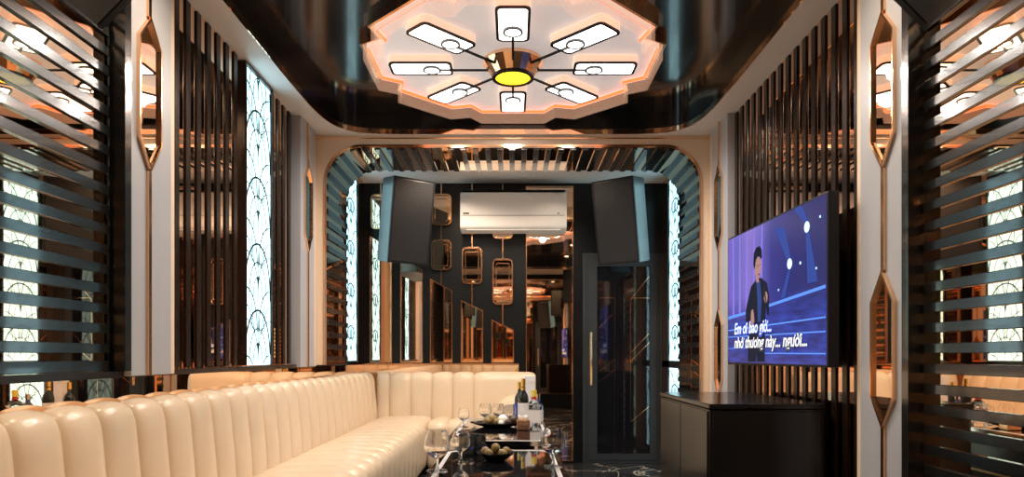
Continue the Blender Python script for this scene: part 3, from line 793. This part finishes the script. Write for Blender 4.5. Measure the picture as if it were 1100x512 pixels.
items = [(-.165, 4.40, .026, NUT, 'round golden brown nut at the left of the black platter', 'nut'), (-.135, 4.46, .034, NUT, 'largest golden brown nut behind on the black platter', 'nut'),
         (-.10, 4.36, .024, NUT, 'small golden nut in front on the black platter', 'nut'), (-.065, 4.42, .033, EGG, 'large white ball among the nuts on the black platter', 'sweet'),
         (-.075, 4.345, .019, EGG, 'small white ball at the front rim of the black platter', 'sweet'), (.005, 4.42, .030, CHOC, 'dark chocolate ball at the right of the black platter', 'sweet'),
         (-.03, 4.36, .021, CHOC, 'small dark chocolate ball in front of the white ball', 'sweet')]
for i, (x, y, r, mt, lb, nm) in enumerate(items):
    o = ball(r, i+3, .3 if mt is not EGG else .08).build('candy_ball' if nm == 'sweet' else 'nut', mt, None, smooth='all'); o.location = (x, y, TZ+.0125+r)
    tag(o, lb, nm, 'nuts and sweets on the platter')
# bowl of nuts on the near table
bw = tag(MB().lathe([(0, 0), (.04, 0), (.05, .005), (.085, .035), (.083, .037), (.045, .012), (0, .009)], 28).build('bowl', BLACKP, None, smooth=True), 'shallow dark bowl of golden nuts on the near table', 'bowl')
bw.location = (-.075, 3.00, TZ+.0015)
for i, (dx, dy, dz) in enumerate([(-.03, -.02, 0), (.03, -.025, 0), (.0, .028, 0), (.045, .02, .004), (-.045, .022, .004), (.0, 0, .022)]):
    o = ball(.020, 40+i, .3).build('nut', NUT, None, smooth='all'); o.location = (-.075+dx, 3.0+dy, TZ+.033+dz)
    tag(o, 'golden nut heaped in the shallow dark bowl on the near table', 'nut', 'nuts in the bowl')
# bottles
BTL = pm('clear_bottle', (.93, .96, .97), .02, 0, trans=1, ior=1.45)
DKB = pm('black_bottle', (.012, .014, .012), .08, 0, spec=.8, coat=.5)
LABW = pm('white_label', (.85, .85, .86), .5); LABB = pm('blue_label', (.04, .07, .35), .5); LABR = pm('red_label', (.6, .05, .03), .5); CAPY = pm('yellow_cap', (.85, .66, .10), .4); CAPG = pm('gold_foil', (.95, .72, .25), .22, 1.0)
def bottle(loc, h, r, mt, cap, lab, lab2, label, grp='bottles on the far table', square=False):
    b = empty('bottle', loc, PI/4 if square else 0, label, 'bottle', grp)
    n = 24 if not square else 4
    f = 1.25 if square else 1
    MB().lathe([(0, 0), (r*.95*f, 0), (r*f, .006), (r*f, h*.56), (r*.85*f, h*.64), (r*.36, h*.74), (r*.33, h*.86), (0, h*.86)], n).build('body', mt, b, smooth=True)
    MB().lathe([(0, h*.82), (r*.42, h*.82), (r*.42, h), (0, h)], 16).build('cap', cap, b, smooth=True)
    MB().lathe([(r*f+.0002, h*.12), (r*f+.0015, h*.12), (r*f+.0015, h*.46), (r*f+.0002, h*.46)], n).build('label', lab, b)
    if lab2: MB().lathe([(r*.37, h*.74), (r*.44, h*.74), (r*.44, h*.80), (r*.37, h*.80)], 16).build('neck_label', lab2, b)
    return b
bottle((.135, 4.42, TZ+.0015), .235, .042, BTL, CAPY, LABW, LABR, 'clear square bottle with yellow cap at the right end of the far table', square=True)
bottle((.07, 4.64, TZ+.0015), .30, .036, DKB, CAPG, LABW, CAPG, 'dark bottle with gold foil neck behind the yellow capped bottle')
bottle((.165, 4.58, TZ+.0015), .20, .036, BTL, CHROME, LABW, LABB, 'short clear bottle with white label and blue neck on the far right of the table')
bottle((.045, 4.82, TZ+.0015), .27, .034, DKB, CAPG, LABB, None, 'dark bottle with blue label, farthest back on the table')
# cartons
def carton(x, y, w, dd, h, body, band, label):
    c = empty('carton', (x, y, TZ+.0015), .1, label, 'box', 'cartons on the far table')
    MB().box(-w/2, w/2, -dd/2, dd/2, 0, h, .002, 1).build('box', body, c)
    MB().box(-w/2-.001, w/2+.001, -dd/2-.001, dd/2+.001, h*.12, h*.38).build('band', band, c)
    MB().box(-w/2-.002, w/2+.002, -dd/2-.002, dd/2+.002, h*.88, h+.002).build('lid', LABW, c)
    return c
carton(.115, 4.84, .065, .065, .31, LABW, DKB, 'tall white bottle carton standing behind the bottles')
tis = empty('tissue_box', (.062, 4.24, TZ+.0015), .05, 'small gold tissue box between platter and yellow capped bottle', 'box')
MB().box(-.04, .04, -.045, .045, 0, .06, .004, 2).build('box', GOLD, tis)
m = MB()
m.grid([[(-.03+.015*i, .012*math.sin(i*1.3+j), .058+.014*j+.005*math.cos(i*2.0)) for i in range(5)] for j in range(3)])
o = m.build('tissue', LABW, tis, smooth='all')
sm = o.modifiers.new('thick', 'SOLIDIFY'); sm.thickness = .0015

# ------------------------------------------------------------------ lights
dlp = None
def fill_downlight(x, y, z, power, label, size=.06, col=(1, .80, .60), spot=150):  # added fill lamps kept out of sight, to warm the sofa and portal
    global dlp
    if dlp is None:
        dlp = empty('fill_downlight', (x, y, z), 0, label, 'fill_downlight', 'added fill lights in the ceiling')
        MB().lathe([(.036, -.002), (.036, -.006), (.05, -.006), (.052, 0), (.036, -.0)], 24).build('trim_ring', GOLD, dlp, smooth=True)
        MB().lathe([(0, -.0005), (.035, -.0005), (.035, -.003), (0, -.003)], 24).build('lens', DLENS, dlp)
        d_ = dlp
    else:
        d_ = dlp.copy(); C.objects.link(d_)
        for ch in dlp.children:
            if ch.type == 'MESH': c = ch.copy(); C.objects.link(c); c.parent = d_
        d_.location = (x, y, z); d_['label'] = label
    L = bpy.data.lights.new('fill_beam', 'SPOT'); L.energy = power; L.color = col; L.spot_size = math.radians(spot); L.spot_blend = .6; L.shadow_soft_size = size
    lo = bpy.data.objects.new('fill_beam', L); C.objects.link(lo); lo.parent = d_; lo.location = (0, 0, -.012)
fill_downlight(-1.0, 1.3, ZR, 70, 'added fill light out of frame over the near left sofa')
fill_downlight(1.0, 1.3, ZR, 35, 'added fill light out of frame near the right slats')
fill_downlight(-1.0, 2.6, ZR, 85, 'added fill light out of frame over the middle of the sofa')
fill_downlight(1.0, 2.6, ZR, 60, 'added fill light out of frame in front of the television')
fill_downlight(-.55, 6.15, ZA, 110, 'added fill light hidden by the archway over the back sofa')
fill_downlight(.45, 6.15, ZA, 45, 'added fill light hidden by the archway in front of the glass door')

w = bpy.data.worlds.new('World'); S.world = w; w.use_nodes = True
w.node_tree.nodes['Background'].inputs[0].default_value = (.5, .55, .6, 1); w.node_tree.nodes['Background'].inputs[1].default_value = .02

# ------------------------------------------------------------------ camera
cam = bpy.data.cameras.new('Camera'); co = bpy.data.objects.new('Camera', cam); C.objects.link(co)
co.location = (0, 0, CAMH); co.rotation_euler = (PI/2, 0, 0)
cam.sensor_width = 36; cam.sensor_fit = 'HORIZONTAL'; cam.lens = F/1100*36
cam.shift_y = (382-256)/1100; cam.shift_x = -1/1100; cam.clip_start = .02
S.camera = co
S.view_settings.view_transform = 'Standard'; S.view_settings.look = 'None'; S.view_settings.gamma = 1
S.view_settings.use_curve_mapping = False; S.view_settings.exposure = 0.2
S.cycles.max_bounces = 16; S.cycles.glossy_bounces = 12; S.cycles.diffuse_bounces = 4; S.cycles.transmission_bounces = 10
S.cycles.sample_clamp_indirect = 4.0; S.cycles.use_denoising = True
S.cycles.denoiser = 'OPENIMAGEDENOISE'
